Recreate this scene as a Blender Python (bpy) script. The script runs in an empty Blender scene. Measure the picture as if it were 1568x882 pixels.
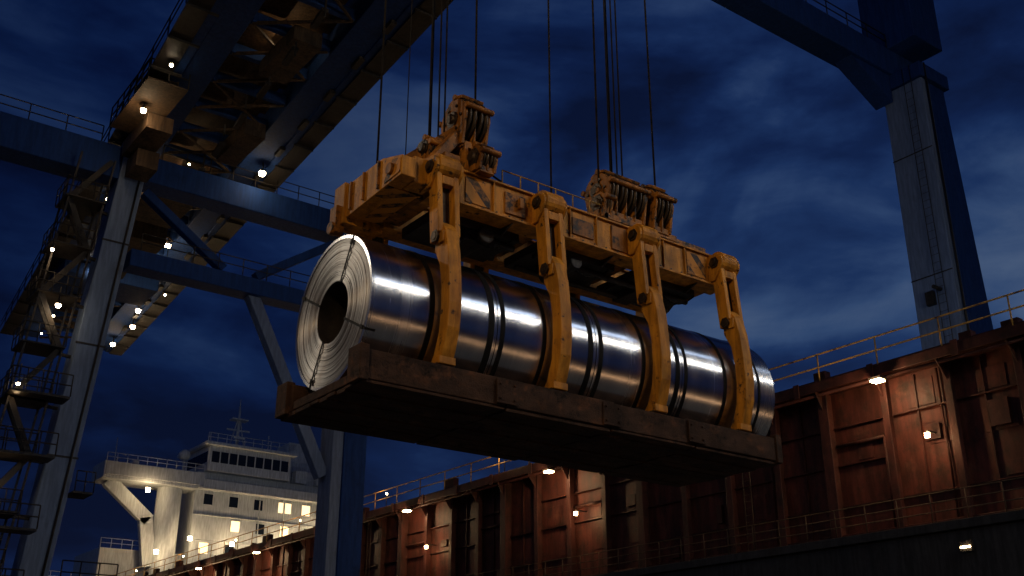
import bpy, bmesh, math, random
from mathutils import Vector, Matrix
random.seed(7)
R=math.radians
scene=bpy.context.scene
CZ=1.8   # eye height; many heights below are given above eye level

# ------------------------------------------------------------------ materials
def mk(name):
    m=bpy.data.materials.new(name); m.use_nodes=True
    return m,m.node_tree,m.node_tree.nodes['Principled BSDF']
def N(nt,t,**k):
    n=nt.nodes.new(t)
    for a,b in k.items(): setattr(n,a,b)
    return n
def ramp(nt,fac,stops):
    r=N(nt,'ShaderNodeValToRGB'); e=r.color_ramp.elements
    while len(e)<len(stops): e.new(0.5)
    for i,(p,c) in enumerate(stops):
        e[i].position=p; e[i].color=(*c,1) if len(c)==3 else c
    nt.links.new(fac,r.inputs[0]); return r.outputs[0]
def mapped(nt,scale=(1,1,1)):
    tc=N(nt,'ShaderNodeTexCoord'); mp=N(nt,'ShaderNodeMapping'); mp.inputs['Scale'].default_value=scale
    nt.links.new(tc.outputs['Object'],mp.inputs[0]); return mp.outputs[0]
def noise_(nt,vec,scale,detail=6,rough=.6,dist=0):
    n=N(nt,'ShaderNodeTexNoise'); n.inputs['Scale'].default_value=scale; n.inputs['Detail'].default_value=detail
    n.inputs['Roughness'].default_value=rough; n.inputs['Distortion'].default_value=dist
    nt.links.new(vec,n.inputs['Vector']); return n.outputs[0]
def mix(nt,fac,a,b,bt='MIX'):
    m=N(nt,'ShaderNodeMix',data_type='RGBA',blend_type=bt)
    for sock,v in ((m.inputs[0],fac),(m.inputs[6],a),(m.inputs[7],b)):
        if isinstance(v,(int,float)): sock.default_value=v
        elif isinstance(v,tuple): sock.default_value=(*v,1)
        else: nt.links.new(v,sock)
    return m.outputs[2]
def painted(name,base,base2,dirt,thr=.56,scale=3,rough=.5,metal=0,bump=.15,streak=.5,soft=.06,ss=(5,5,.6),spec=.3,patch=None):
    m,nt,b=mk(name)
    v=mapped(nt); vs=mapped(nt,ss)
    n1=noise_(nt,v,scale,9,.68); n2=noise_(nt,v,scale*.35,4); n3=noise_(nt,vs,1.2,6); n4=noise_(nt,v,scale*9,5,.7)
    c=mix(nt,ramp(nt,n2,[(.35,(0,0,0)),(.65,(1,1,1))]),base,base2)
    if patch:
        n5=noise_(nt,mapped(nt,(1.1,1.3,1.2)),scale*.8,8,.65)
        c=mix(nt,ramp(nt,n5,[(.55,(0,0,0)),(.66,(.8,.8,.8))]),c,patch)
    c=mix(nt,ramp(nt,n1,[(thr,(0,0,0)),(thr+soft,(1,1,1))]),c,dirt)
    k=tuple(max(0,1-streak) for _ in range(3))
    c=mix(nt,1.0,c,ramp(nt,n3,[(.4,k),(.62,(1,1,1))]),'MULTIPLY')
    nt.links.new(c,b.inputs['Base Color'])
    rr=ramp(nt,n4,[(.3,(rough-.15,)*3),(.7,(min(1,rough+.2),)*3)])
    nt.links.new(rr,b.inputs['Roughness']); b.inputs['Metallic'].default_value=metal
    b.inputs['Specular IOR Level'].default_value=spec
    bp=N(nt,'ShaderNodeBump'); bp.inputs['Strength'].default_value=bump; bp.inputs['Distance'].default_value=.02
    nt.links.new(n4,bp.inputs['Height']); nt.links.new(bp.outputs[0],b.inputs['Normal'])
    return m
def emis(name,col,s):
    m,nt,b=mk(name); b.inputs['Base Color'].default_value=(*[min(1,c) for c in col],1)
    b.inputs['Emission Color'].default_value=(*col,1); b.inputs['Emission Strength'].default_value=s
    return m

YEL=painted('yellow_paint',(.62,.27,.022),(.50,.20,.018),(.045,.025,.015),.60,5.5,.5,0,.3,.5,.05,(6,6,1),.2,(.36,.14,.016))
ORG=painted('worn_orange_paint',(.42,.165,.02),(.27,.105,.016),(.028,.019,.013),.51,7,.48,0,.3,.55,.1,(5,5,.6),.2)
GRS=painted('greasy_steel',(.05,.035,.022),(.09,.06,.035),(.015,.011,.009),.5,6,.4,.5,.3,.4,.2)
DRK=painted('dark_steel',(.03,.027,.026),(.045,.035,.028),(.012,.01,.01),.5,3,.55,.2,.3,.4,.2)
ROPE=painted('wire_rope',(.02,.018,.017),(.03,.025,.02),(.01,.01,.01),.5,8,.6,.3,.1,.1)
CRD=painted('cradle_rusty_steel',(.080,.042,.025),(.045,.026,.018),(.012,.009,.007),.52,5,.7,0,.7,.5,.15,(1.5,4,4),.12,(.13,.056,.026))
BLU=painted('crane_blue_and_shaded_face',(.012,.045,.18),(.015,.05,.19),(.010,.022,.07),.6,.6,.7,0,.03,.3,.2,(5,5,.6),.15)
LBL=painted('crane_pale_blue_and_lit_face',(.17,.23,.35),(.14,.19,.30),(.08,.09,.12),.58,.35,.6,0,.03,.28,.2)
BRN=painted('grating_brown',(.11,.065,.035),(.07,.045,.026),(.02,.015,.012),.5,1.5,.7,0,.1,.5,.2)
RED=painted('rusty_red_paint',(.125,.034,.024),(.080,.025,.019),(.035,.020,.016),.50,1.1,.55,0,.2,.5,.18,(2,2,.35),.25,(.14,.056,.036))
RED2=painted('rusty_red_frame',(.085,.025,.019),(.06,.020,.016),(.027,.015,.012),.5,1.5,.55,0,.15,.45,.2,(1.5,1.5,.5),.25,(.11,.045,.028))
HUL=painted('hull_dark_grey',(.035,.038,.042),(.025,.028,.032),(.03,.018,.014),.6,.5,.6,0,.1,.5,.1)
WHT=painted('white_ship_paint',(.62,.65,.67),(.50,.53,.55),(.28,.24,.20),.64,.25,.55,0,.03,.3,.12)
RAILY=painted('yellow_rail_paint',(.5,.28,.06),(.36,.20,.05),(.10,.05,.03),.55,2,.5,0,.1,.3)
CONC=painted('quay_concrete',(.16,.155,.145),(.12,.118,.11),(.05,.05,.048),.56,.25,.8,0,.3,.2,.15)
GLS,nt,b=mk('dark_window_glass'); b.inputs['Base Color'].default_value=(.01,.014,.02,1); b.inputs['Roughness'].default_value=.08
LWIN=emis('lit_window',(1,.74,.42),1.6)
LAMP=emis('lamp_glow',(1,.72,.38),60)
LAMPW=emis('lamp_glow_pale',(1,.8,.52),60)
SEA,nt,b=mk('sea_water'); b.inputs['Base Color'].default_value=(.005,.012,.02,1); b.inputs['Roughness'].default_value=.12
n=noise_(nt,mapped(nt),.4,6); bp=N(nt,'ShaderNodeBump'); bp.inputs['Strength'].default_value=.5; bp.inputs['Distance'].default_value=.4
nt.links.new(n,bp.inputs['Height']); nt.links.new(bp.outputs[0],b.inputs['Normal'])

def hazard():
    m,nt,b=mk('worn_hazard_stripes')
    tc=N(nt,'ShaderNodeTexCoord'); sp=N(nt,'ShaderNodeSeparateXYZ'); nt.links.new(tc.outputs['Object'],sp.inputs[0])
    def M(op,a,bb):
        q=N(nt,'ShaderNodeMath',operation=op)
        for i,v in enumerate((a,bb)):
            if isinstance(v,(int,float)): q.inputs[i].default_value=v
            else: nt.links.new(v,q.inputs[i])
        return q.outputs[0]
    s=M('ADD',M('ADD',sp.outputs[0],sp.outputs[1]),M('MULTIPLY',sp.outputs[2],.9))
    f=M('GREATER_THAN',M('FRACT',M('MULTIPLY',s,2.6),0),.58)
    v=mapped(nt)
    nz=noise_(nt,v,6,9,.7)
    f=M('MULTIPLY',f,ramp(nt,nz,[(.46,(1,1,1)),(.56,(.4,.4,.4))]))
    c=mix(nt,f,(.46,.19,.022),(.025,.018,.015))
    c=mix(nt,ramp(nt,noise_(nt,v,5,9,.7),[(.58,(0,0,0)),(.65,(1,1,1))]),c,(.05,.03,.02))
    nt.links.new(c,b.inputs['Base Color']); b.inputs['Roughness'].default_value=.6; b.inputs['Specular IOR Level'].default_value=.2
    return m
HAZ=hazard()

def coil_metal():
    m,nt,b=mk('rolled_steel'); b.inputs['Metallic'].default_value=1
    vb=mapped(nt,(3.2,.12,.12)); vf=mapped(nt,(140,1.5,1.5)); v=mapped(nt,(1,1,1)); vm=mapped(nt,(22,.4,.4))
    nb=noise_(nt,vb,1,3,.5); nf=noise_(nt,vf,1,4,.6); nl=noise_(nt,v,1.3,4,.5); nm_=noise_(nt,vm,1,3,.6)
    c=ramp(nt,nb,[(.3,(.40,.41,.43)),(.55,(.52,.53,.55)),(.75,(.62,.63,.65))])
    c=mix(nt,ramp(nt,nm_,[(.35,(.22,.22,.22)),(.6,(0,0,0))]),c,(.22,.22,.23))
    c=mix(nt,ramp(nt,nl,[(.5,(0,0,0)),(.8,(.5,.5,.5))]),c,(.36,.30,.25))
    nt.links.new(c,b.inputs['Base Color'])
    rr=mix(nt,.6,ramp(nt,nf,[(.3,(.20,)*3),(.7,(.28,)*3)]),ramp(nt,nb,[(.35,(.20,)*3),(.7,(.32,)*3)]))
    nt.links.new(rr,b.inputs['Roughness'])
    b.inputs['Anisotropic'].default_value=.75; b.inputs['Anisotropic Rotation'].default_value=.25
    tg=N(nt,'ShaderNodeTangent',direction_type='RADIAL',axis='X'); nt.links.new(tg.outputs[0],b.inputs['Tangent'])
    bp=N(nt,'ShaderNodeBump'); bp.inputs['Strength'].default_value=.06; bp.inputs['Distance'].default_value=.003
    nt.links.new(nf,bp.inputs['Height']); 
    bp2=N(nt,'ShaderNodeBump'); bp2.inputs['Strength'].default_value=.05; bp2.inputs['Distance'].default_value=.05
    nt.links.new(nl,bp2.inputs['Height']); nt.links.new(bp.outputs[0],bp2.inputs['Normal']); nt.links.new(bp2.outputs[0],b.inputs['Normal'])
    return m
def coil_face():
    m,nt,b=mk('coil_edge_steel'); b.inputs['Metallic'].default_value=.85
    tc=N(nt,'ShaderNodeTexCoord'); mp=N(nt,'ShaderNodeMapping'); mp.inputs['Scale'].default_value=(0,1,1)
    nt.links.new(tc.outputs['Object'],mp.inputs[0])
    ln=N(nt,'ShaderNodeVectorMath',operation='LENGTH'); nt.links.new(mp.outputs[0],ln.inputs[0])
    n=N(nt,'ShaderNodeTexNoise',noise_dimensions='1D'); n.inputs['Scale'].default_value=70; n.inputs['Detail'].default_value=5
    nt.links.new(ln.outputs['Value'],n.inputs['W'])
    n2=N(nt,'ShaderNodeTexNoise',noise_dimensions='1D'); n2.inputs['Scale'].default_value=9; n2.inputs['Detail'].default_value=2
    nt.links.new(ln.outputs['Value'],n2.inputs['W'])
    nn=noise_(nt,mapped(nt),3,6)
    c=ramp(nt,n.outputs[0],[(.3,(.24,.235,.23)),(.55,(.52,.52,.51)),(.75,(.66,.66,.65))])
    c=mix(nt,1.0,c,ramp(nt,n2.outputs[0],[(.35,(.60,.59,.58)),(.65,(1,1,1))]),'MULTIPLY')
    c=mix(nt,ramp(nt,nn,[(.48,(0,0,0)),(.75,(.75,.75,.75))]),c,(.24,.19,.155))
    nt.links.new(c,b.inputs['Base Color']); b.inputs['Roughness'].default_value=.5
    b.inputs['Anisotropic'].default_value=.85; b.inputs['Anisotropic Rotation'].default_value=.25
    tg=N(nt,'ShaderNodeTangent',direction_type='RADIAL',axis='X'); nt.links.new(tg.outputs[0],b.inputs['Tangent'])
    bp=N(nt,'ShaderNodeBump'); bp.inputs['Strength'].default_value=.4; bp.inputs['Distance'].default_value=.01
    nt.links.new(n.outputs[0],bp.inputs['Height']); nt.links.new(bp.outputs[0],b.inputs['Normal'])
    return m
STL=coil_metal(); FACE=coil_face()
BAND=painted('black_steel_strap',(.008,.008,.008),(.011,.010,.010),(.006,.006,.006),.5,5,.6,.0,.1,.1,.06,(5,5,.6),.08)

# ------------------------------------------------------------------ builder
class Part:
    def __init__(s,name,mat,bevel): s.name,s.mat,s.bevel,s.bm=name,mat,bevel,bmesh.new()
    def _hull(s,vs,faces,smooth=False):
        v=[s.bm.verts.new(p) for p in vs]
        for f in faces:
            try:
                q=s.bm.faces.new([v[i] for i in f]); q.smooth=smooth
            except ValueError: pass
    def box(s,x0,x1,y0,y1,z0,z1):
        s._hull([(x,y,z) for x in(x0,x1) for y in(y0,y1) for z in(z0,z1)],
          [(0,1,3,2),(4,6,7,5),(0,4,5,1),(2,3,7,6),(0,2,6,4),(1,5,7,3)])
    def beam(s,p,q,w,h,up=(0,0,1)):
        p=Vector(p);q=Vector(q);d=(q-p).normalized();u=Vector(up)
        if abs(d.dot(u))>.98: u=Vector((1,0,0))
        r=d.cross(u).normalized();u=r.cross(d).normalized()
        vs=[]
        for c in(p,q):
            for a in(-1,1):
                for b_ in(-1,1): vs.append(c+r*a*w/2+u*b_*h/2)
        s._hull(vs,[(0,1,3,2),(4,6,7,5),(0,4,5,1),(2,3,7,6),(0,2,6,4),(1,5,7,3)])
    def cyl(s,p,q,r,seg=12,r2=None,cap=True):
        p=Vector(p);q=Vector(q);d=(q-p).normalized();u=Vector((0,0,1)) if abs(d.z)<.9 else Vector((1,0,0))
        a=d.cross(u).normalized();b_=a.cross(d); r2=r if r2 is None else r2
        A=[];B=[]
        for i in range(seg):
            t=2*math.pi*i/seg; e=a*math.cos(t)+b_*math.sin(t)
            A.append(s.bm.verts.new(p+e*r));B.append(s.bm.verts.new(q+e*r2))
        for i in range(seg):
            j=(i+1)%seg; f=s.bm.faces.new((A[i],A[j],B[j],B[i])); f.smooth=True
        if cap: s.bm.faces.new(A[::-1]); s.bm.faces.new(B)
    def prism(s,pts,axis,a0,a1):
        def P(u,v,a): return {'x':(a,u,v),'y':(u,a,v),'z':(u,v,a)}[axis]
        A=[s.bm.verts.new(P(u,v,a0)) for u,v in pts];B=[s.bm.verts.new(P(u,v,a1)) for u,v in pts]
        n=len(pts)
        for i in range(n):
            j=(i+1)%n; s.bm.faces.new((A[i],A[j],B[j],B[i]))
        s.bm.faces.new(A[::-1]); s.bm.faces.new(B)
    def lathe(s,prof,c,seg=64,closed=False,axis='x',smooth=True):
        rings=[]
        for h,r in prof:
            ring=[]
            for i in range(seg):
                t=2*math.pi*i/seg; a,b_=r*math.cos(t),r*math.sin(t)
                ring.append(s.bm.verts.new((c[0]+h,c[1]+a,c[2]+b_) if axis=='x' else (c[0]+a,c[1]+b_,c[2]+h)))
            rings.append(ring)
        m=len(rings)
        for k in range(m if closed else m-1):
            A=rings[k];B=rings[(k+1)%m]
            for i in range(seg):
                j=(i+1)%seg; f=s.bm.faces.new((A[i],A[j],B[j],B[i])); f.smooth=smooth
    def rail(s,p,q,h=1.1,sp=1.5,r=.03,mids=(.5,),seg=6):
        p=Vector(p);q=Vector(q);L=(q-p).length;n=max(1,round(L/sp));z=Vector((0,0,1))
        for i in range(n+1):
            a=p.lerp(q,i/n); s.cyl(a,a+z*h,r,seg)
        for m in (1.0,)+tuple(mids): s.cyl(p+z*h*m,q+z*h*m,r,seg)

class Thing:
    def __init__(s,name,loc=(0,0,0),rel=False):
        s.e=bpy.data.objects.new(name,None); s.e.empty_display_size=.5; scene.collection.objects.link(s.e)
        s.e.location=loc; s.loc=Vector(loc); s.rel=rel; s.parts=[]
    def part(s,name,mat,bevel=0):
        p=Part(name,mat,bevel); s.parts.append(p); return p
    def lamp(s,name,kind,loc,energy,col,target=None,size=.1,spot=60,blend=.5,sy=None):
        l=bpy.data.lights.new(name,kind); l.energy=energy; l.color=col
        if kind in('POINT','SPOT'): l.shadow_soft_size=size
        if kind=='SPOT': l.spot_size=R(spot); l.spot_blend=blend
        if kind=='AREA':
            l.size=size
            if sy: l.shape='RECTANGLE'; l.size_y=sy
        o=bpy.data.objects.new(name,l); scene.collection.objects.link(o)
        L=Vector(loc)-(Vector((0,0,0)) if s.rel else s.loc)
        o.location=L; o.parent=s.e
        if target:
            o.rotation_euler=(Vector(target)-Vector(loc)).to_track_quat('-Z','Y').to_euler()
        return o
    def done(s):
        for p in s.parts:
            if not p.bm.verts: continue
            if not s.rel: bmesh.ops.translate(p.bm,verts=p.bm.verts,vec=-s.loc)
            bmesh.ops.recalc_face_normals(p.bm,faces=p.bm.faces)
            me=bpy.data.meshes.new(p.name); p.bm.to_mesh(me); p.bm.free(); me.materials.append(p.mat)
            o=bpy.data.objects.new(p.name,me); scene.collection.objects.link(o); o.parent=s.e
            if p.bevel:
                b_=o.modifiers.new('bevel','BEVEL'); b_.width=p.bevel; b_.segments=2; b_.limit_method='ANGLE'; b_.angle_limit=R(40)

# ------------------------------------------------------------------ camera
cam=bpy.data.cameras.new('camera'); co=bpy.data.objects.new('camera',cam); scene.collection.objects.link(co)
cam.lens=36*1640/1568; cam.sensor_width=36; cam.clip_end=6000; cam.clip_start=.1
co.location=(0,0,CZ); co.rotation_euler=(R(90+22),0,R(-36.77)); scene.camera=co

# ------------------------------------------------------------------ steel coil
O=(5.71,11.39,4.74+CZ)
L=7.15
T=Thing('steel_coil',O,True)
body=T.part('wound_steel_body',STL)
cuts=[0,1.83,3.49,5.13,L]
for a,b_ in zip(cuts[:-1],cuts[1:]):      # four wound sections butted together
    body.lathe([(a+.006,1.0),(b_-.006,1.0)],(0,0,0),160)
gap=T.part('section_joints',BAND)
for a in cuts[1:-1]: gap.lathe([(a-.006,1.0),(a-.006,.99),(a+.006,.99),(a+.006,1.0)],(0,0,0),128,smooth=False)
bore=T.part('bore',DRK); bore.lathe([(0,.40),(L,.40)],(0,0,0),64)
face=T.part('coil_end_face',FACE)
prof=[(0,.40)];r=.40
while r<.97:
    st=random.uniform(.008,.028); off=random.uniform(-.007,.004)
    prof+=[(off,r+.001),(off,min(r+st,.985))]; r+=st
prof.append((0,.992)); face.lathe(prof,(0,0,0),128,smooth=False)
f2=T.part('coil_end_face_rear',FACE); f2.lathe([(L,.40),(L,.992)],(0,0,0),64)
rim=T.part('outer_wrap_rim',STL); rim.lathe([(-.012,.955),(-.012,.999),(.03,1.003),(.03,.99)],(0,0,0),160,smooth=False)
bands=T.part('binding_straps',BAND)
for u,w in ((.80,.07),(1.69,.085),(1.88,.065),(2.56,.06),(3.35,.08),(3.54,.07),(4.34,.06),(5.00,.08),(5.18,.055),(6.00,.06),(6.76,.045)):
    bands.lathe([(u,.999),(u,1.008),(u+w,1.008),(u+w,.999)],(0,0,0),128,smooth=False)
eye=T.part('eye_straps',BAND)
for a in (62,152,242,332):
    t=R(a); c,s_=math.cos(t),math.sin(t)
    eye.beam((-.016,-c*.39,s_*.39),(-.016,-c*1.005,s_*1.005),.03,.006,(1,0,0))
    eye.beam((-.016,-c*1.004,s_*1.004),(.12,-c*1.004,s_*1.004),.03,.006,(0,-c,s_))
    eye.beam((-.02,-c*.95,s_*.95),(-.02,-c*.88,s_*.88),.05,.012,(1,0,0))
T.done()

# ------------------------------------------------------------------ cradle
T=Thing('lifting_cradle',O,True)
c=T.part('side_beams',CRD,.012)
zt,zb=-.78,-1.13
us=[-.12,1.92,3.66,5.26,7.02]
for i in range(4):
    for sg in(-1,1):
        y0,y1=sorted((sg*1.06,sg*.74)); j=random.uniform(-.01,.01)
        c.box(us[i]+.006,us[i+1]-.006,y0+j,y1+j,zb,zt+random.uniform(-.012,.012))
sp=T.part('splice_plates',CRD,.006)
for u in us[1:4]:
    sp.box(u-.16,u+.16,-1.09,-1.065,zb+.02,zt-.02); sp.box(u-.12,u+.12,-1.0,-.8,zt+.012,zt+.03)
    for a in(-.11,.11):
        for z in(zb+.08,zt-.08): sp.cyl((u+a,-1.11,z),(u+a,-1.09,z),.018,8)
cr=T.part('cross_beams',CRD,.01)
for u in (-.10,.9,1.9,2.9,3.9,4.9,5.9,6.74):
    cr.box(u,u+.24,-.735,.735,zb+.01,-1.008)
bt=T.part('bottom_planks',CRD,.008)
y=-1.04
while y<1.0:
    for i in range(4):
        bt.box(us[i]+.02+random.uniform(-.01,.01),us[i+1]-.01,y,y+.2,zb-.05+random.uniform(-.014,.014),zb-.004)
    y+=.212
kn=T.part('corner_blocks',CRD,.012)
for sg in(-1,1):
    for u in(-.17,6.95):
        y0,y1=sorted((sg*1.10,sg*.80)); kn.box(u,u+.12,y0,y1,zb-.03,zt+.05)
wd=T.part('wedge_chocks',CRD,.01)
for u in(.1,1.9,3.6,5.3,6.6):
    for sg in(-1,1): wd.prism([(sg*.73,zt+.0),(sg*.73,-.995),(sg*.30,-.995)],'x',u,u+.3)
T.done()

# ------------------------------------------------------------------ spreader
T=Thing('lifting_spreader',O,True)
g=T.part('main_girders',YEL,.008)
for sg in(-1,1):
    y0,y1=sorted((sg*.76,sg*.50))
    g.box(.95,6.42,y0,y1,1.64,2.10)
fl=T.part('girder_flanges',YEL,.005)
for sg in(-1,1):
    y0,y1=sorted((sg*.80,sg*.46))
    fl.box(.93,6.44,y0,y1,2.10,2.13); fl.box(.93,6.44,y0,y1,1.61,1.64)
    for u in [1.9,3.25,3.75,5.1,5.56]:
        a,b_=sorted((sg*.795,sg*.762)); fl.box(u,u+.02,a,b_,1.642,2.098)
hz=T.part('hazard_panels',HAZ,.003)
hz.box(1.45,1.85,-.775,-.762,1.68,2.06); hz.box(5.62,6.02,-.775,-.762,1.68,2.06)
cov=T.part('bolted_covers',ORG,.005)
cov.box(2.1,2.45,-.785,-.762,1.70,2.02); cov.box(3.3,3.7,-.782,-.762,1.72,1.98); cov.box(4.05,4.35,-.785,-.762,1.68,2.06)
cov.box(2.3,2.36,-.86,-.787,1.8,1.95)
xb=T.part('cross_beams',ORG,.008)
for u in(1.03,2.79,4.60,6.30):
    xb.box(u-.14,u+.14,-.455,.455,1.68,2.04)
en=T.part('end_frame',YEL,.01)
en.prism([(-.86,1.72),(-.86,2.0),(-.35,2.16),(.84,2.16),(.84,1.74),(.55,1.66)],'x',.40,.62)
en.box(.36,.98,.60,.90,1.58,2.20)
en.box(.623,.93,-.80,-.52,1.70,2.08); en.box(.62,.95,-.50,.58,2.03,2.08)
en2=T.part('end_frame_hazard_plates',HAZ,.003)
en2.box(.42,.93,-.50,.58,1.69,1.715); en2.prism([(-.84,1.76),(-.84,1.96),(-.45,2.08),(-.45,1.74)],'x',.385,.397)
en3=T.part('end_frame_ribs',ORG,.006)
for y in(-.6,-.2,.2,.6): en3.box(.63,.92,y-.02,y+.02,1.74,2.02)
for y in(-.3,.1,.45): en3.box(.36,.398,y-.015,y+.015,1.72,2.14)
en3.box(.28,.36,.66,.84,1.45,1.85); en3.cyl((.24,.75,1.52),(.42,.75,1.52),.09,16)
en3.cyl((.34,-.62,1.88),(.40,-.62,1.88),.08,18)
un=T.part('underside_machinery',DRK,.012)
un.box(1.2,2.6,-.44,.44,1.50,1.66); un.box(2.98,4.4,-.44,.44,1.52,1.66); un.box(4.8,6.1,-.44,.44,1.52,1.66)
un.box(1.7,2.2,-.4,.0,1.34,1.50); un.box(3.3,3.75,-.42,.1,1.36,1.52); un.box(5.0,5.3,-.3,.3,1.4,1.52)
un.cyl((2.0,-.5,1.44),(2.0,.3,1.44),.12,18); un.cyl((3.55,-.56,1.42),(3.55,.2,1.42),.11,18)
un.cyl((1.3,-.30,1.45),(2.6,-.30,1.45),.05,12); un.cyl((3.0,-.25,1.47),(6.1,-.25,1.47),.045,12); un.cyl((3.0,.2,1.45),(6.1,.2,1.45),.04,12)
ub=T.part('underside_brackets',GRS,.006)
for u in(1.35,2.25,3.15,4.1,5.0,5.85):
    ub.prism([(-.46,1.61),(-.46,1.50),(-.74,1.60)],'x',u,u+.03)
    ub.beam((u,-.46,1.6),(u+.5,.46,1.6),.08,.06)
lug=T.part('arm_lugs',YEL,.008); pin=T.part('pins',GRS,.006)
au=T.part('upper_arms',YEL,.008); web=T.part('upper_arm_webs',GRS,.004); al=T.part('lower_arms',YEL,.01); pad=T.part('arm_pads',GRS,.006)
def circ(cy,cz,r,a0,a1,n): return [(cy+r*math.cos(R(a0+(a1-a0)*i/n)),cz+r*math.sin(R(a0+(a1-a0)*i/n))) for i in range(n+1)]
for u in(1.03,2.79,4.60,6.33):
    for sg in(-1,1):
        F=lambda pts:[(sg*-1*y,z) for y,z in pts] if sg>0 else pts
        for dx in(-.21,.165):
            lug.prism(F([(-.62,2.16),(-.62,1.66),(-.86,1.66)]+circ(-.88,1.95,.16,230,75,8)),'x',u+dx,u+dx+.045)
        lug.prism(F(circ(-.88,1.98,.17,0,360,20)[:-1]),'x',u-.16,u+.16)
        pin.cyl((u-.26,sg*.88,1.95),(u+.26,sg*.88,1.95),.06,16)
        pin.cyl((u-.235,sg*.88,1.95),(u-.212,sg*.88,1.95),.10,6)
        up=F([(-.76,1.98),(-.97,1.98),(-1.05,.98),(-.86,.86)])
        for dx in(-.17,.09): au.prism(up,'x',u+dx,u+dx+.08)
        web.prism(F([(-.79,1.95),(-.86,1.95),(-.93,.95),(-.88,.9)]),'x',u-.089,u+.089)
        au.box(u-.089,u+.089,*sorted((sg*.87,sg*.99)),1.70,1.82)
        lo=F([(-.86,1.10),(-1.00,1.14),(-1.10,1.0),(-1.17,.72),(-1.205,.35),(-1.22,0),(-1.19,-.32),(-1.11,-.58),(-1.02,-.80),(-.80,-.80),
              (-.80,-.74),(-.90,-.62),(-1.00,-.36),(-1.035,-.05),(-1.03,.25),(-.98,.55),(-.86,.78)])
        al.prism(lo,'x',u-.094,u+.094)
        al.box(u-.13,u+.13,*sorted((sg*.99,sg*1.09)),.83,.99)
        pin.cyl((u-.19,sg*.965,.93),(u+.19,sg*.965,.93),.055,14); pin.cyl((u-.18,sg*.965,.93),(u-.162,sg*.965,.93),.09,6)
        pad.box(u-.13,u+.13,*sorted((sg*.74,sg*1.04)),-.775,-.745)
        al.box(u-.12,u+.12,*sorted((sg*.99,sg*1.075)),-.76,-.66)
rl=T.part('handrail',RAILY)
rl.rail((2.05,-.78,2.13),(3.95,-.78,2.13),.20,.32,.010,())
rl.rail((1.2,.78,2.13),(6.2,.78,2.13),.3,.6,.012,())
tb=T.part('top_boxes',ORG,.01)
tb.box(2.2,3.0,-.35,.35,2.05,2.3); tb.box(5.4,6.1,-.74,-.2,2.135,2.24); tb.box(4.85,5.0,-.8,-.5,2.135,2.36)
tb.box(1.1,1.35,-.78,-.5,2.135,2.32); tb.box(3.90,3.99,-.80,-.5,2.135,2.4)
tb.beam((.66,-.10,2.12),(1.50,-.46,2.86),.16,.19); tb.beam((.70,.12,2.15),(1.45,-.28,2.78),.09,.11)
tb.beam((.95,-.66,2.12),(1.42,-.56,2.75),.14,.16)
tb.box(.85,1.5,-.45,-.05,2.10,2.3)
sh=T.part('sheaves',GRS,.004); sc=T.part('sheave_cheeks',ORG,.008); sb=T.part('sheave_bolts',GRS)
def block(cx,cy,cz,n,s,r,h):
    w=n*s
    for i in range(n):
        x=cx-w/2+s*(i+.5); t=s*.30
        sh.lathe([(-t,.03),(-t,r),(-t*.5,r),(-t*.2,r*.86),(t*.2,r*.86),(t*.5,r),(t,r),(t,.03)],(x,cy,cz),36)
    for i in range(n+1):
        k=1.0 if i in(0,n) else .9; th=.045 if i in (0,n) else .03
        x=cx-w/2+s*i-th/2
        pts=circ(cy,cz,r*k*.92,-25,205,18)+[(cy-r*.66,cz-h),(cy+r*.66,cz-h)]
        sc.prism(pts,'x',x,x+th)
    sc.box(cx-w/2,cx+w/2,cy-r*.6,cy+r*.6,cz-h-.03,cz-h+.07)
    for a in (15,95,165):
        sc.cyl((cx-w/2-.04,cy+r*1.04*math.cos(R(a)),cz+r*1.04*math.sin(R(a))),(cx+w/2+.04,cy+r*1.04*math.cos(R(a)),cz+r*1.04*math.sin(R(a))),.045,10)
    sc.prism(circ(cy,cz,r*1.0,60,120,6)+circ(cy,cz,r*1.14,120,60,6),'x',cx-w/2+.01,cx+w/2-.01)
    sb.cyl((cx-w/2-.09,cy,cz),(cx+w/2+.09,cy,cz),.07,16); sb.cyl((cx-w/2-.05,cy,cz),(cx-w/2-.024,cy,cz),.12,20)
    for a in range(0,360,60): sb.cyl((cx-w/2-.05,cy+r*.6*math.cos(R(a)),cz+r*.6*math.sin(R(a))),(cx-w/2-.02,cy+r*.6*math.cos(R(a)),cz+r*.6*math.sin(R(a))),.022,6)
    sc.box(cx-w/2-.045,cx-w/2-.024,cy-.06,cy+.06,cz-h,cz-.1)
block(1.64,-.46,3.06,2,.19,.34,.46)
for x in(1.48,1.76): sc.prism([(-.68,2.64),(-.24,2.64),(-.34,2.14),(-.72,2.14)],'x',x,x+.06)
sc.box(1.54,1.76,-.60,-.30,2.35,2.62)
block(1.70,-.80,2.36,2,.12,.19,.21)
block(4.34,-.60,2.66,4,.185,.31,.42)
block(5.06,-.62,2.66,2,.17,.33,.44)
block(3.98,-.66,2.42,1,.12,.2,.25)
block(1.20,-.36,2.52,3,.10,.16,.25)
sc.box(3.9,5.4,-.8,-.44,2.14,2.24)
hs=T.part('hoses',BAND)
for k in range(5):
    y0=-.3+.1*k; prev=None
    for i in range(13):
        t=i/12; p=(1.3+1.5*t,y0-.45*math.sin(t*3.1),2.15+.12*math.sin(t*6+k)-.0*t)
        if prev: hs.cyl(prev,p,.014,6)
        prev=p
for u in(1.6,3.4,5.2):
    prev=None
    for i in range(13):
        t=i/12; p=(u+.9*t,-.42,1.52-.22*math.sin(t*math.pi))
        if prev: hs.cyl(prev,p,.014,6)
        prev=p
bo=T.part('flange_bolts',GRS)
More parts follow.
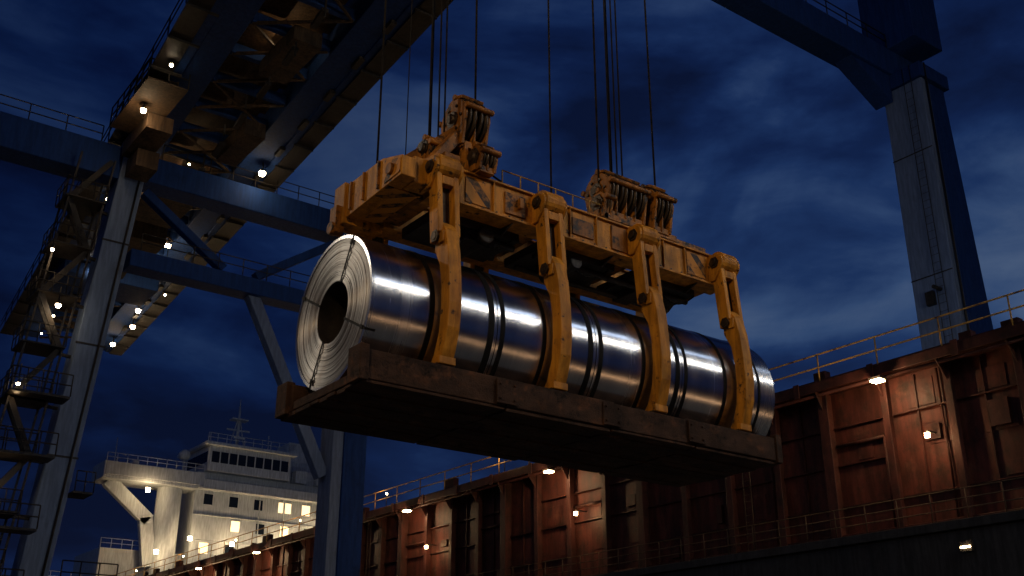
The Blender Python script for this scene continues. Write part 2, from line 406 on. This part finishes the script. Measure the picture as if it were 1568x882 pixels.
for u in [1.3+.22*i for i in range(23)]:
    bo.cyl((u,-.785,1.66),(u,-.76,1.66),.014,6); 
T.done()

T=Thing('hoist_ropes',O,True)
rp=T.part('wire_ropes',ROPE)
top=31-O[2]+CZ
for u,v,z,r_ in [(.69,.32,2.1,.016),(1.80,-.46,3.0,.016),(1.10,-.36,2.5,.013),(1.16,-.30,2.5,.013),(1.25,-.36,2.5,.013),(1.31,-.42,2.5,.013),
    (1.2,.42,2.0,.008),(4.0,.55,2.0,.016),(3.94,-.66,2.4,.016),(4.24,-.60,2.6,.013),(4.31,-.56,2.6,.013),(4.38,-.6,2.6,.013),(4.45,-.64,2.6,.013),(5.17,-.62,2.6,.016)]:
    rp.cyl((u,v,z),(u,v,top),r_,8)
T.done()

# overhead hoist trolley and its girders (above / behind the photographer)
T=Thing('hoist_trolley',(8,11,33))
t=T.part('trolley_frame',BLU,.05); t.box(5,12.5,9,13.5,32.6,34.4); t.box(4.2,5.0,-40,17,33.4,35.4); t.box(12.5,13.3,-40,17,33.4,35.4)
for x in(4.2,12.1):
    t.box(x,x+1.2,-41,-39.6,0.02,35.4)
T.done()

# floodlight masts on the quay
def mast(name,x,y,h,target,e,col,spot=50,sz=.3):
    T=Thing(name,(x,y,0)); d=(Vector(target)-Vector((x,y,h))); d.z=0; d.normalize(); s_=Vector((-d.y,d.x,0))
    t=T.part('mast',DRK,.02); t.cyl((x,y,0),(x,y,h+.6),.16,14,.1)
    p=Vector((x,y,h+.5)); t.beam(p-s_*1.1,p+s_*1.1,.14,.14)
    lf=T.part('lamp_face',LAMPW)
    for k in(-.8,.8):
        q=Vector((x,y,h))+s_*k; t.beam(q-d*.05,q+d*.28,.55,.5); lf.beam(q+d*.283,q+d*.29,.46,.42)
    L_=Vector((x,y,h))+d*.6
    T.lamp('mast_floodlight','SPOT',L_,e,col,target,sz,spot); T.done()
mast('added_light_mast',-9,-1,14.5,(8.0,11.4,8.8),3900,(1,.66,.32),34,.2)
mast('added_light_mast',-7,32,19,(6.5,11.4,7.2),2900,(1,.84,.64),40)  # mast added out of view to light the coil's end face
# lamp bar added behind the camera to draw the coil's highlight streak
T=Thing('added_light_bar',(29,-11,22))
t=T.part('truss',DRK,.02)
for y_,z_ in((-11,23.8),(-11.8,23.8),(-11.4,24.6)): t.beam((16,y_,z_),(43,y_,z_),.15,.15)
for i in range(13): t.beam((16+2*i,-11,23.8),(17+2*i,-11.4,24.6),.08,.08); t.beam((18+2*i,-11,23.8),(17+2*i,-11.4,24.6),.08,.08)
t.box(15.6,16,-11.8,-11,0,31); t.box(42.8,43.3,-11.8,-11,8.6,31); t.box(16,43,-11.6,-11.2,30.6,31); t.box(14,16,-12,-10,0,.4)
lf=T.part('lamp_face',LAMPW)
for i in range(6):
    x=18+4.2*i
    t.box(x-1.9,x+1.9,-11.5,-10.9,22.6,23.4); lf.box(x-1.8,x+1.8,-10.895,-10.88,22.8,23.2)
    T.lamp('bar_streak_light','AREA',(x,-10.8,23),340,(.86,.92,1.0),(x*.6,11.4,6.6),4.2,sy=.6)
T.lamp('bar_fill_light','AREA',(30,-11,30.4),650,(.62,.76,1.0),(9.3,11.4,6.6),24,sy=1.2)  # added wide lamp, gives a weaker streak higher on the coil
T.done()
T=Thing('added_light_strip',(20,-6,1))  # unseen strip added for warm light on the cradle and lower coil
t=T.part('housing',DRK,.02); t.box(11,29,-6.4,-6,0.01,1.1)
T.lamp('strip_fill_light','AREA',(20,-5.9,.8),115,(1,.55,.27),(9.5,11.4,5.8),17,sy=.5)
T.done()

# ------------------------------------------------------------------ ship side
T=Thing('ship_cargo_wall',(40,60,0))
XW=40; Y0,Y1=-8,152; ZT=14.4+CZ; ZB=7.15+CZ
w=T.part('wall_plating',RED); w.box(XW,XW+.3,Y0,Y1,ZB,ZT)
ribs=T.part('vertical_frames',RED2,.02); pl=T.part('stiffeners',RED2); dbl=T.part('doubler_plates',RED,.01)
y=Y0+.6;i=0
while y<Y1:
    d=.62 if i%4==0 else .42
    fw=.26 if i%4==0 else .17
    ribs.box(XW-d,XW-.002,y-.05,y+.05,ZB+.02,ZT-.6); ribs.box(XW-d-.05,XW-d-.002,y-fw,y+fw,ZB+.02,ZT-.6)
    ribs._hull([(XW-d,y-.03,ZT-1.5),(XW-d,y+.03,ZT-1.5),(XW-1.1,y-.03,ZT-.62),(XW-1.1,y+.03,ZT-.62),(XW-.1,y-.03,ZT-.62),(XW-.1,y+.03,ZT-.62)],[(0,2,4),(1,5,3),(0,1,3,2)])
    for z in(ZB+1.5,ZB+3.3,ZB+5.0):
        if random.random()<.8: pl.box(XW-.16,XW-.002,y+.052,y+2.94,z,z+.05)
        if random.random()<.35:
            a=random.uniform(.3,1.2); dbl.box(XW-.035,XW-.003,y+a,y+a+random.uniform(.7,1.4),z+.15,z+random.uniform(.7,1.4))
    if random.random()<.4:
        zz=ZB+random.choice((.5,1.8,3.6)); pl.box(XW-.22,XW-.004,y+.8,y+.8+random.uniform(.3,.9),zz,zz+random.uniform(.4,1.1))
    if i%3==1: pl.cyl((XW-.12,y+.6,ZB+.3),(XW-.12,y+.6,ZT-.7),.05,8)
    if i%3==2: pl.cyl((XW-.14,y+.4,ZB+.3),(XW-.14,y+.4,ZB+4.2),.08,8); pl.cyl((XW-.14,y+.4,ZB+4.2),(XW-.14,y+2.9,ZB+4.2),.08,8)
    if random.random()<.4: pl.box(XW-.1,XW-.003,y+1.7,y+1.76,ZB+.1,ZT-.7)
    y+=3.05;i+=1
tp=T.part('top_coaming',RED2,.03); tp.box(XW-1.1,XW+.6,Y0,Y1,ZT-.6,ZT-.32); tp.box(XW-.7,XW+.6,Y0,Y1,ZT-.318,ZT+.02); tp.box(XW-1.15,XW-1.103,Y0,Y1,ZT-.66,ZT-.2)
pp=T.part('pipe_runs',RED2)
pp.cyl((XW-.9,Y0,ZT-.75),(XW-.9,Y1,ZT-.75),.08,8)
for k in range(40): pp.box(XW-1.2,XW-1.152,Y0+2+4*k,Y0+2.3+4*k,ZT-.75,ZT-.1)
for k in range(26): # vents and fittings on the coaming
    yy=random.uniform(Y0,Y1); hh_=random.uniform(.25,.7); pp.box(XW-.5,XW-.1,yy,yy+random.uniform(.3,1.2),ZT+.021,ZT+hh_)
bs=T.part('lower_walkway',HUL,.02); bs.box(XW-1.6,XW+.3,Y0,Y1,ZB-.35,ZB)
bx=T.part('lower_sill',RED2,.02); bx.box(XW-.35,XW-.003,Y0,Y1,ZB+.002,ZB+.3)
ra=T.part('top_railing',RAILY); ra.rail((XW-1.0,Y0,ZT-.25),(XW-1.0,Y1,ZT-.25),1.35,3.05,.038,(.55,))
rr_=T.part('lower_railing',BRN); rr_.rail((XW-1.5,Y0,ZB),(XW-1.5,Y1,ZB),1.15,1.52,.026,(.36,.68))
for yy in (33.9,70.0):
    for s_ in(-.22,.22): rr_.cyl((XW-.75,yy+s_,ZB),(XW-.75,yy+s_,ZT-.7),.025,6)
    z=ZB+.2
    while z<ZT-.7: rr_.cyl((XW-.75,yy-.22,z),(XW-.75,yy+.22,z),.016,5); z+=.32
lh=T.part('lamp_housings',DRK,.01); lg=T.part('lamp_glass',LAMP)
for k,yy in enumerate([3,25.6,47.9,63.5,75.8,88,101,115,130]):
    z=13.3+CZ; x=XW-1.75
    lh.box(x-.02,x+.45,yy-.3,yy+.3,z+.08,z+.2); lh.box(x+.1,x+.7,yy-.03,yy+.03,z+.2,z+.26)
    lg.box(x-.0,x+.40,yy-.22,yy+.22,z+.0,z+.078)
    T.lamp('wall_lamp','POINT',(x-.15,yy,z-.2),200,(1,.66,.34),size=.12)
    if k<8:
        z2=10.8+CZ; y2=yy-1.5; x2=XW-.85
        lh.box(x2,x2+.8,y2-.04,y2+.04,z2+.16,z2+.22); lg.lathe([(-.10,.02),(-.09,.10),(.09,.10),(.10,.02)],(x2,y2,z2),12,axis='z')
        T.lamp('wall_lamp','POINT',(x2-.2,y2,z2),90,(1,.56,.24),size=.1)
for yy in (53.5,68,82,95,108,122): # small lamps added inside the rail to give it a golden glow
    lh.cyl((XW-.6,yy,ZT),(XW-.6,yy,ZT+.9),.03,6); lg.lathe([(-.07,.02),(-.05,.06),(.05,.06),(.07,.02)],(XW-.6,yy,ZT+.95),10,axis='z')
    T.lamp('rail_glow_lamp','POINT',(XW-1.5,yy,ZT+.9),45,(1,.62,.25),size=.08)
lh.box(XW-1.75,XW-1.6,22.4,22.9,6.2+CZ-.3,6.2+CZ+.1); lg.box(XW-1.78,XW-1.752,22.45,22.85,6.2+CZ-.16,6.2+CZ-.1)
T.done()

T=Thing('cargo_ship_hull',(56,70,0))
h=T.part('hull',HUL,.05); h.prism([(38.6,-12),(74,-12),(74,158),(56,185),(38.6,158)],'z',-2.4,ZB-.36)
h.box(40.31,72,-7.9,151.9,ZB-.36,ZT-.7)
rb=T.part('hull_rubbing_strake',DRK,.03); rb.box(38.3,38.598,-12,150,5.4,5.7)
T.done()

# ------------------------------------------------------------------ deckhouse
T=Thing('ship_deckhouse',(56,136,0))
w=T.part('walls',WHT,.05); YD=130
w.box(48,70,YD,YD+14,8,29+CZ)
w.box(48.8,60,YD-1.2,YD+8,29+CZ+.003,32.2+CZ)
w.box(48.2,60.6,YD-1.8,YD+8.6,32.2+CZ+.003,32.6+CZ)
w.box(60.05,68,YD+1,YD+9,29+CZ+.003,31+CZ)
w.box(36.5,47.99,YD-1.0,YD+3.4,26.6+CZ,27.0+CZ)
w.box(36.5,48.6,YD-1.2,YD-1.02,27.0+CZ,28.6+CZ); w.box(36.3,36.48,YD-1.2,YD+3.4,26.6+CZ,28.6+CZ)
w.box(48.0,70,YD-1.3,YD-.003,26.7+CZ,26.95+CZ); w.box(48.61,70,YD-1.3,YD-1.2,26.95+CZ,27.9+CZ)
w.beam((37.5,YD+1,26.7+CZ),(42.9,YD+1,22.4+CZ),1.6,.9,(0,1,0)); w.beam((42.5,YD+1,22.8+CZ),(43.6,YD+1,17+CZ),1.6,.9,(0,1,0))
w.cyl((45.2,YD+1.2,6),(45.2,YD+1.2,26.6+CZ),1.5,20)
for z in(23.6,20.6,17.6,14.6): w.box(47.9,70.1,YD-.25,YD-.003,z+CZ,z+CZ+.12)
w.box(62,66,YD+4,YD+8,31+CZ,35.5+CZ)
w.box(38,47.9,YD+2,YD+12,6,19+CZ); w.box(30,38,YD+4,YD+14,6,15+CZ)
md=T.part('mast_and_fittings',WHT)
md.cyl((54,YD+3,32.6+CZ),(54,YD+3,39+CZ),.28,10,.12); md.box(52.4,55.6,YD+2.9,YD+3.1,35.6+CZ,35.8+CZ); md.box(52.9,55.1,YD+2.4,YD+3.6,37+CZ,37.2+CZ)
md.box(53.2,54.8,YD+2.2,YD+2.5,34.4+CZ,34.7+CZ); md.cyl((54,YD+3,39+CZ),(54,YD+3,40+CZ),.05,6)
md.beam((52.8,YD+3,32.6+CZ),(53.8,YD+3,37+CZ),.12,.12); md.beam((55.2,YD+3,32.6+CZ),(54.2,YD+3,37+CZ),.12,.12)
md.cyl((46.5,YD+1,28.6+CZ),(46.5,YD+1,30.4+CZ),.12,8); md.lathe([(0,.05),(.1,.5),(.55,.75),(1.0,.65),(1.35,.3),(1.45,.02)],(46.5,YD+1,30.3+CZ),16,axis='z')
md.cyl((50,YD+2,32.6+CZ),(50,YD+2,34.6+CZ),.08,6); md.cyl((58,YD+2,32.6+CZ),(58,YD+2,35.4+CZ),.06,6); md.cyl((38,YD+1,28+CZ),(38,YD+1,32+CZ),.05,6); md.cyl((67,YD+2,31+CZ),(67,YD+2,36+CZ),.06,6)
md.box(61,62.5,YD-.9,YD+.5,29+CZ,30.6+CZ); md.box(64,64.7,YD-.9,YD,29+CZ,30.2+CZ); md.box(40,40.8,YD+.5,YD+1.5,27+CZ,29.4+CZ)
dr=T.part('deck_railings',WHT)
dr.rail((36.5,YD-1.1,28.6+CZ),(48.5,YD-1.1,28.6+CZ),1.0,1.2,.04); dr.rail((48.4,YD-1.6,32.6+CZ),(60.4,YD-1.6,32.6+CZ),1.1,1.2,.04)
dr.rail((60.5,YD-.9,29+CZ),(70,YD-.9,29+CZ),1.1,1.2,.04); dr.rail((60.1,YD+1.1,31+CZ),(68,YD+1.1,31+CZ),1.1,1.2,.04)
dr.rail((30,YD+4,15+CZ),(38,YD+4,15+CZ),1.1,1.2,.04); dr.rail((38,YD+2,19+CZ),(43,YD+2,19+CZ),1.1,1.2,.04)
gl=T.part('windows',GLS); lw=T.part('lit_windows',LWIN); fr=T.part('window_frames',WHT,.01)
for i in range(9):
    x=49.2+i*1.18; gl.box(x,x+1.0,YD-1.225,YD-1.203,30.1+CZ,31.5+CZ); fr.box(x+1.01,x+1.07,YD-1.27,YD-1.203,30.0+CZ,31.6+CZ)
gl.box(48.77,48.797,YD-.8,YD+6,30.1+CZ,31.5+CZ)
lit={(0,3),(0,4),(1,1),(1,3),(2,0),(3,2),(2,4)}
for r_,z in enumerate((25.0,22.0,19.0,16.0)):
    for cidx in range(6):
        x=49.2+cidx*3.35+(.5 if r_%2 else 0); q=lw if (r_,cidx) in lit else gl
        hh=1.3; ww=1.15 if (r_,cidx)!=(0,3) else 1.8
        if (r_,cidx) in ((1,0),(2,3),(3,5)): continue
        q.box(x,x+ww,YD-.03,YD-.004,z+CZ,z+hh+CZ)
        fr.box(x-.1,x-.012,YD-.08,YD-.004,z-.1+CZ,z+hh+.1+CZ); fr.box(x+ww+.012,x+ww+.1,YD-.08,YD-.004,z-.1+CZ,z+hh+.1+CZ)
        fr.box(x-.012,x+ww+.012,YD-.08,YD-.004,z+hh+.012+CZ,z+hh+.1+CZ)
        if ww>1.5: fr.box(x+ww/2-.05,x+ww/2+.05,YD-.08,YD-.031,z+CZ,z+hh+CZ)
fr.box(59.9,60.0,YD-.3,YD-.004,8,28.9); fr.cyl((56.6,YD-.2,8),(56.6,YD-.2,28),.09,8)
la=T.part('deck_lamps',LAMP)
for x,z in((47.4,20.4),(52.8,20.2),(60.2,21.3),(64.5,22.4),(43.5,18.5),(41.6,25.6),(57,19.5)):
    la.lathe([(-.26,.02),(-.22,.26),(.22,.26),(.26,.02)],(x,YD-1.6,z+CZ),10,axis='z')
    T.lamp('deck_lamp','POINT',(x,YD-2.4,z+CZ),120,(1,.70,.42),size=.2)
T.lamp('deckhouse_fill_spot','SPOT',(50,YD-30,22),1050,(.80,.9,1),(55,YD,27),.5,60)  # unseen spot without a fixture, brightens the deckhouse front
T.done()

# ------------------------------------------------------------------ quay crane (left)
T=Thing('quay_crane',(14,56,0))
lg1=T.part('legs',LBL,.05); bl=T.part('blue_box_girders',BLU,.05); bn=T.part('walkways_and_gratings',BRN); dk=T.part('stair_tower',DRK); 
lx=lambda z: 12.4+.083*z
lg1.beam((lx(1.2),56.3,1.2),(lx(33),56.3,33),1.4,1.5,(0,1,0)); lg1.box(28.4,29.1,55.5,57.1,1.2,30+CZ)
lg1.beam((22.6,56.5,24+CZ),(28.3,56.5,13.2+CZ),.7,.7,(0,1,0))
bl.box(-22,14.2,55.6,57.3,28+CZ,30+CZ); bl.box(15.7,31,55.7,57.3,28.4+CZ,30+CZ)
bl.box(15.5,28.38,55.8,57.1,23.2+CZ,24.2+CZ)
bl.box(29.103,30.6,55.4,57.0,1.2,28.3+CZ)
bl.beam((15.9,56.4,28+CZ),(21,56.4,24.5+CZ),.5,.6,(0,1,0)); bl.beam((28,56.4,28+CZ),(23,56.4,24.5+CZ),.5,.6,(0,1,0))
bl.box(11.3,14.3,50,62,.8,2.4); bl.box(27.8,30.6,50,62,.8,2.4)
whl=T.part('bogie_wheels',DRK)
for x in(12.9,29.2):
    for yy in range(50,63,2): whl.lathe([(-.2,.05),(-.2,.45),(.2,.45),(.2,.05)],(x,yy,.46),16)
for z in (8,14,20,26): dk.beam((lx(z)-.76,55.55,z),(lx(z)+.76,55.55,z),.06,.1)   # joint flanges on the leg
dk.cyl((lx(2)+.4,55.45,2),(lx(30)+.4,55.45,30),.06,6)
dk.rail((-22,55.7,30+CZ),(13,55.7,30+CZ),1.0,2,.035); dk.rail((16,55.8,24.2+CZ),(28,55.8,24.2+CZ),1.0,1.5,.03); dk.rail((16.5,55.8,30+CZ),(30.8,55.8,30+CZ),1.0,1.5,.03)
Zb=31+CZ
def bp_(dv,off,z): return (21.0+.077*(dv-35.5)+off,dv,z)
VA,VB=14,96
bl.beam(bp_(VA,-.8,Zb+1.2),bp_(VB,-.8,Zb+1.2),1.5,2.2); bl.beam(bp_(VA,-6.6,Zb+1.2),bp_(VB,-6.6,Zb+1.2),1.5,2.2)
bl.beam(bp_(VA,.2,Zb+.1),bp_(VB,.2,Zb+.1),.5,.14); bl.beam(bp_(VA,-7.6,Zb+.1),bp_(VB,-7.6,Zb+.1),.5,.14)
bn.beam(bp_(VA,-3.7,Zb+1.9),bp_(VB,-3.7,Zb+1.9),4.0,.08)
v=VA+1;i=0
while v<VB:
    bl.beam(bp_(v,-1.6,Zb+.5),bp_(v,-5.8,Zb+.5),.35,.6)
    bn.beam(bp_(v,-1.7,Zb+.2),bp_(v+3,-5.7,Zb+.2),.12,.14)
    if i%2: bn.beam(bp_(v+3,-1.7,Zb+.2),bp_(v,-5.7,Zb+.2),.12,.12)
    if i%5!=2:
        bn.beam(bp_(v+.3,-4.9,Zb+.9),bp_(v+2.7,-4.9,Zb+.9),1.4,.06); bn.beam(bp_(v+.3,-2.3,Zb+1.0),bp_(v+2.7,-2.3,Zb+1.0),.9,.06)
    for off in(-9.0,1.4):
        dk.beam(bp_(v,off,Zb-.1),bp_(v,off,Zb+1.0),.06,.06); dk.beam(bp_(v,off,Zb-.15),bp_(v,off+(1.6 if off<0 else -1.2),Zb-.15),.1,.12)
    v+=3.0;i+=1
for off in(-8.4,.9):
    dk.beam(bp_(VA,off,Zb-.05),bp_(VB,off,Zb-.05),1.1,.05)
for off in(-9.0,1.4):
    for z in(.5,1.0): dk.beam(bp_(VA,off,Zb+z),bp_(VB,off,Zb+z),.05,.05)
for off in(-6.6,-.8):
    bl.beam(bp_(VA,off,Zb+5.5),bp_(VB-20,off,Zb+5.5),.6,.6)
    for k in range(14):
        a=VA+k*4.2; bl.beam(bp_(a,off,Zb+2.3),bp_(a+2.1,off,Zb+5.4),.3,.3); bl.beam(bp_(a+4.2,off,Zb+2.3),bp_(a+2.1,off,Zb+5.4),.3,.3)
bn.box(12.9,15.0,48,54,Zb-.9,Zb-.8); bn.box(13.4,14.8,49,52,Zb-.79,Zb+.7); bn.box(14.0,15.4,51,55,Zb-1.9,Zb-1.0); bn.box(14.4,15.6,53.4,55.2,Zb-3.0,Zb-1.95)
dk.rail((12.9,48,Zb-.8),(12.9,54,Zb-.8),1.1,1.0,.04); dk.rail((12.9,48,Zb-.8),(15,48,Zb-.8),1.1,.9,.04)
bn.box(17.0,20,58,64,Zb-1.3,Zb-.2); bn.box(18,20.5,66,72,Zb-1.6,Zb-.2); bl.box(16.6,23.5,76,80,Zb-1.0,Zb-.1); bn.box(19,20.2,50,54,Zb-1.0,Zb-.1); bn.box(17.5,19,41,45,Zb-.5,Zb+.3)
for k in range(16):
    dv=34+k*3.6; dk.beam(bp_(dv,-3.7,Zb+.3),bp_(dv,-3.7,Zb-.9-.5*math.sin(k)),.08,.08); dk.beam(bp_(dv,-3.7,Zb-.9),bp_(dv+1.4,-3.7,Zb-1.0),.3,.2)
    dk.beam(bp_(dv,-.1,Zb+.02),bp_(dv+1.0,-.1,Zb+.02),.3,.25)
z=2.5;k=0; sy=55.5
cx=lambda z: lx(z)-2.1-.02*(30-z)
while z<28:
    c0=cx(z); c1=cx(z+2.8)
    for sx_ in(-.9,.9):
        for yy in(sy-.5,sy+1.2): dk.beam((c0+sx_,yy,z),(c1+sx_,yy,z+2.8),.1,.1)
    dk.box(c0-1.1,c0+1.0,sy-.7,sy+1.4,z,z+.08); dk.rail((c0-1.1,sy-.7,z+.08),(c0+1.0,sy-.7,z+.08),1.0,.7,.03); dk.rail((c0-1.1,sy-.7,z+.08),(c0-1.1,sy+1.4,z+.08),1.0,.7,.03)
    a,b_=(c0-.8,c1+.8) if k%2 else (c0+.8,c1-.8)
    dk.beam((a,sy-.3,z+.1),(b_,sy-.3,z+2.8),.08,.28); dk.beam((a,sy+.3,z+.1),(b_,sy+.3,z+2.8),.08,.28)
    dk.beam((c0+.9,sy+.4,z),(lx(z)-.6,sy+.6,z),.15,.15)
    z+=2.8;k+=1
for zz,ww in ((7.0,3.2),(10.0,4.4),(13.5,4.0),(16.5,2.8)):
    x1=lx(zz)-.7; dk.box(x1-ww,x1,53.9,55.2,zz,zz+.12); dk.rail((x1-ww,53.9,zz+.12),(x1,53.9,zz+.12),1.1,.8,.035); dk.rail((x1-ww,53.9,zz+.12),(x1-ww,55.2,zz+.12),1.1,.8,.035)
dk.box(lx(12.5)+.75,lx(12.5)+1.7,55.0,56.6,12.2,12.3); dk.rail((lx(12.5)+.8,55.0,12.3),(lx(12.5)+1.7,55.0,12.3),1.0,.45,.03)
dk.box(2,12.0,57.5,60,.02,6.4); dk.rail((2,57.4,6.4),(12.0,57.4,6.4),1.1,1.2,.035); dk.box(14.5,17,56.2,58,.02,8.0); dk.rail((14.5,56.2,8),(17.2,56.2,8),1.1,.8,.035)
ll=T.part('crane_lamps',LAMPW); hh=T.part('crane_lamp_housings',DRK)
def clamp(p,e,rr=.2,col=(1,.66,.34)):
    ll.lathe([(-rr,.02),(-rr*.8,rr*.8),(0,rr*1.0),(rr*.2,rr)],p,12,axis='z'); hh.lathe([(rr*.25,rr*1.2),(rr*.9,rr*.8),(rr*1.0,.02)],p,12,axis='z')
    hh.cyl((p[0],p[1],p[2]+rr),(p[0],p[1],p[2]+1.0),.04,6)
    if e: T.lamp('crane_lamp','POINT',(p[0],p[1],p[2]-.5),e,col,size=.2)
for dv,off,e in((51.8,-7.9,60),(54.5,-.4,30),(68,-4.4,85),(68.2,-2.2,85),(71.5,-2.9,150),(82,-.6,55),(86,.0,55),(91.5,-.3,60),(60,-6.5,45),(76,-5.5,45)):
    p=bp_(dv,off,Zb-.6); clamp(p,e)
for dv,off in((47,-8.2),(64,-7.4),(73,.4),(78,.4),(88,-6),(93,-6),(95,-3)):
    clamp(bp_(dv,off,Zb-.35),0,.09)
for dv,off,e in((34,-3.7,30),(43,-3.7,30),(51,-3.7,30),(59,-3.7,30)):
    p=bp_(dv,off,Zb+1.0); clamp(p,e,.06)
clamp((13.6,50.5,Zb-1.3),50,.15); clamp((12.0,54.8,21.5),16,.14); clamp((10.7,54.4,17),14,.09); clamp((11.2,54.5,24.3),14,.09); clamp((10.3,54.4,13),10,.08); clamp((9.6,53.8,9.2),10,.08)
T.lamp('portal_fill_spot','SPOT',(20,40,14),150,(.55,.72,1),(15,56,18),.4,100)  # added fill without a fixture, lifts the leg to pale blue
T.done()

# ------------------------------------------------------------------ gantry crane standing over the ship (right)
T=Thing('gantry_crane',(55,31,0))
l=T.part('leg',LBL,.06); l.box(54,54.8,30.1,32.8,ZB,36.9+CZ)  # pale slab: the leg's lit side face put into the colour
b2=T.part('blue_girders',BLU,.06); b2.prism([(54.81,ZB),(58.4,ZB),(56.6,36.9+CZ),(54.81,36.9+CZ)],'y',30.2,32.7)  # darker blue on the leg's front face stands in for its shade
b2.box(-30,57.0,31.9,33.6,38+CZ,39.9+CZ); b2.box(53.9,57.0,30.0,33.6,39.9+CZ,62); b2.box(53.9,57.0,30.0,33.7,37.0+CZ,38+CZ)
b2.prism([(53.9,36.0+CZ),(53.9,37.99+CZ),(50,37.99+CZ)],'y',32.1,33.4)
b2.box(-30,-27.5,31.5,34,0,38+CZ); b2.box(52,60,29,34,ZT-.6,ZT+1.4)
d2=T.part('ladder_and_walkway',DRK)
for y_ in(30.7,31.2): d2.cyl((53.85,y_,ZB),(53.85,y_,38+CZ),.025,6)
z=ZB
while z<38: d2.cyl((53.85,30.7,z),(53.85,31.2,z),.012,5); z+=.5
d2.cyl((54.4,30.0,ZB),(54.4,30.0,38+CZ),.07,8); d2.box(53.7,53.99,31.4,31.9,22.2+CZ,23+CZ); d2.cyl((53.2,31,23+CZ),(53.9,31,23+CZ),.12,8)
for z in (16,24,32): d2.box(53.96,53.999,30.1,32.8,z+CZ,z+.06+CZ)
d2.rail((30,31.95,39.9+CZ),(53.8,31.95,39.9+CZ),1.0,2,.04)
T.lamp('leg_fill_spot','SPOT',(40.5,30,17.5),380,(.62,.76,1),(54,31.5,29),.3,60)  # added spot without a fixture, brightens the gantry leg
T.done()

# ------------------------------------------------------------------ ground and sea
def sheet(name,mat,x0,x1,y0,y1,z):
    me=bpy.data.meshes.new(name); me.from_pydata([(x0,y0,z),(x1,y0,z),(x1,y1,z),(x0,y1,z)],[],[(0,1,2,3)]); me.materials.append(mat)
    o=bpy.data.objects.new(name,me); scene.collection.objects.link(o)
sheet('sea',SEA,-3000,3000,-3000,3000,-2.5)
T=Thing('quay',(0,0,0)); q=T.part('quay_deck',CONC,.03); q.box(-300,36.5,-200,300,-4,0)
q2=T.part('quay_kerb',CONC,.02); q2.box(35.9,36.49,-200,300,.002,.25)
q3=T.part('crane_rails',DRK)
for x in(12.9,29.2): q3.box(x-.04,x+.04,-200,300,.002,.02)
T.done()

# ------------------------------------------------------------------ dusk light
sun=bpy.data.lights.new('dusk_light','SUN'); sun.energy=.045; sun.angle=R(12); sun.color=(.42,.6,1)
so=bpy.data.objects.new('dusk_light',sun); scene.collection.objects.link(so)
so.rotation_euler=Vector((.85,.30,-.4)).to_track_quat('-Z','Y').to_euler(); so.location=(0,0,50)

wd=bpy.data.worlds.new('World'); scene.world=wd; wd.use_nodes=True; nt=wd.node_tree; nt.nodes.clear()
out=N(nt,'ShaderNodeOutputWorld'); bg=N(nt,'ShaderNodeBackground'); nt.links.new(bg.outputs[0],out.inputs[0])
tc=N(nt,'ShaderNodeTexCoord'); mp=N(nt,'ShaderNodeMapping'); mp.inputs['Scale'].default_value=(1,1,2.4); mp.inputs['Rotation'].default_value=(R(6),R(-12),0)
mp.inputs['Location'].default_value=(.85,.4,.6)
nt.links.new(tc.outputs['Generated'],mp.inputs[0])
n1=noise_(nt,mp.outputs[0],2.5,8,.52,.55); n2=noise_(nt,mp.outputs[0],6.5,7,.58,.45)
nm=N(nt,'ShaderNodeMix',data_type='FLOAT'); nm.inputs[0].default_value=.22; nt.links.new(n1,nm.inputs[2]); nt.links.new(n2,nm.inputs[3])
base=ramp(nt,nm.outputs[0],[(.40,(.0016,.0042,.020)),(.47,(.0027,.0086,.040)),(.52,(.0052,.0155,.060)),(.58,(.0135,.030,.086)),(.67,(.031,.052,.112))])
dp=N(nt,'ShaderNodeVectorMath',operation='DOT_PRODUCT'); nt.links.new(tc.outputs['Generated'],dp.inputs[0]); dp.inputs[1].default_value=Vector((.76,.56,.36)).normalized()
glow=ramp(nt,dp.outputs['Value'],[(.60,(.40,.47,.58)),(.88,(.68,.78,.88)),(.99,(1.8,1.7,1.5))])
c=mix(nt,1.0,base,glow,'MULTIPLY')
sz=N(nt,'ShaderNodeSeparateXYZ'); nt.links.new(tc.outputs['Generated'],sz.inputs[0])
c=mix(nt,1.0,c,ramp(nt,sz.outputs[2],[(.05,(1.8,1.7,1.45)),(.32,(1.15,1.15,1.1)),(.6,(.82,.86,.95))]),'MULTIPLY')
sky=N(nt,'ShaderNodeTexSky',sky_type='NISHITA'); sky.sun_disc=False; sky.sun_elevation=R(-4); sky.sun_rotation=R(60)
sc_=mix(nt,1.0,sky.outputs[0],(.02,.02,.02),'MULTIPLY')
c=mix(nt,1.0,c,sc_,'ADD')
nt.links.new(c,bg.inputs[0]); bg.inputs[1].default_value=1.0

scene.view_settings.view_transform='Standard'; scene.view_settings.look='None'; scene.view_settings.exposure=0
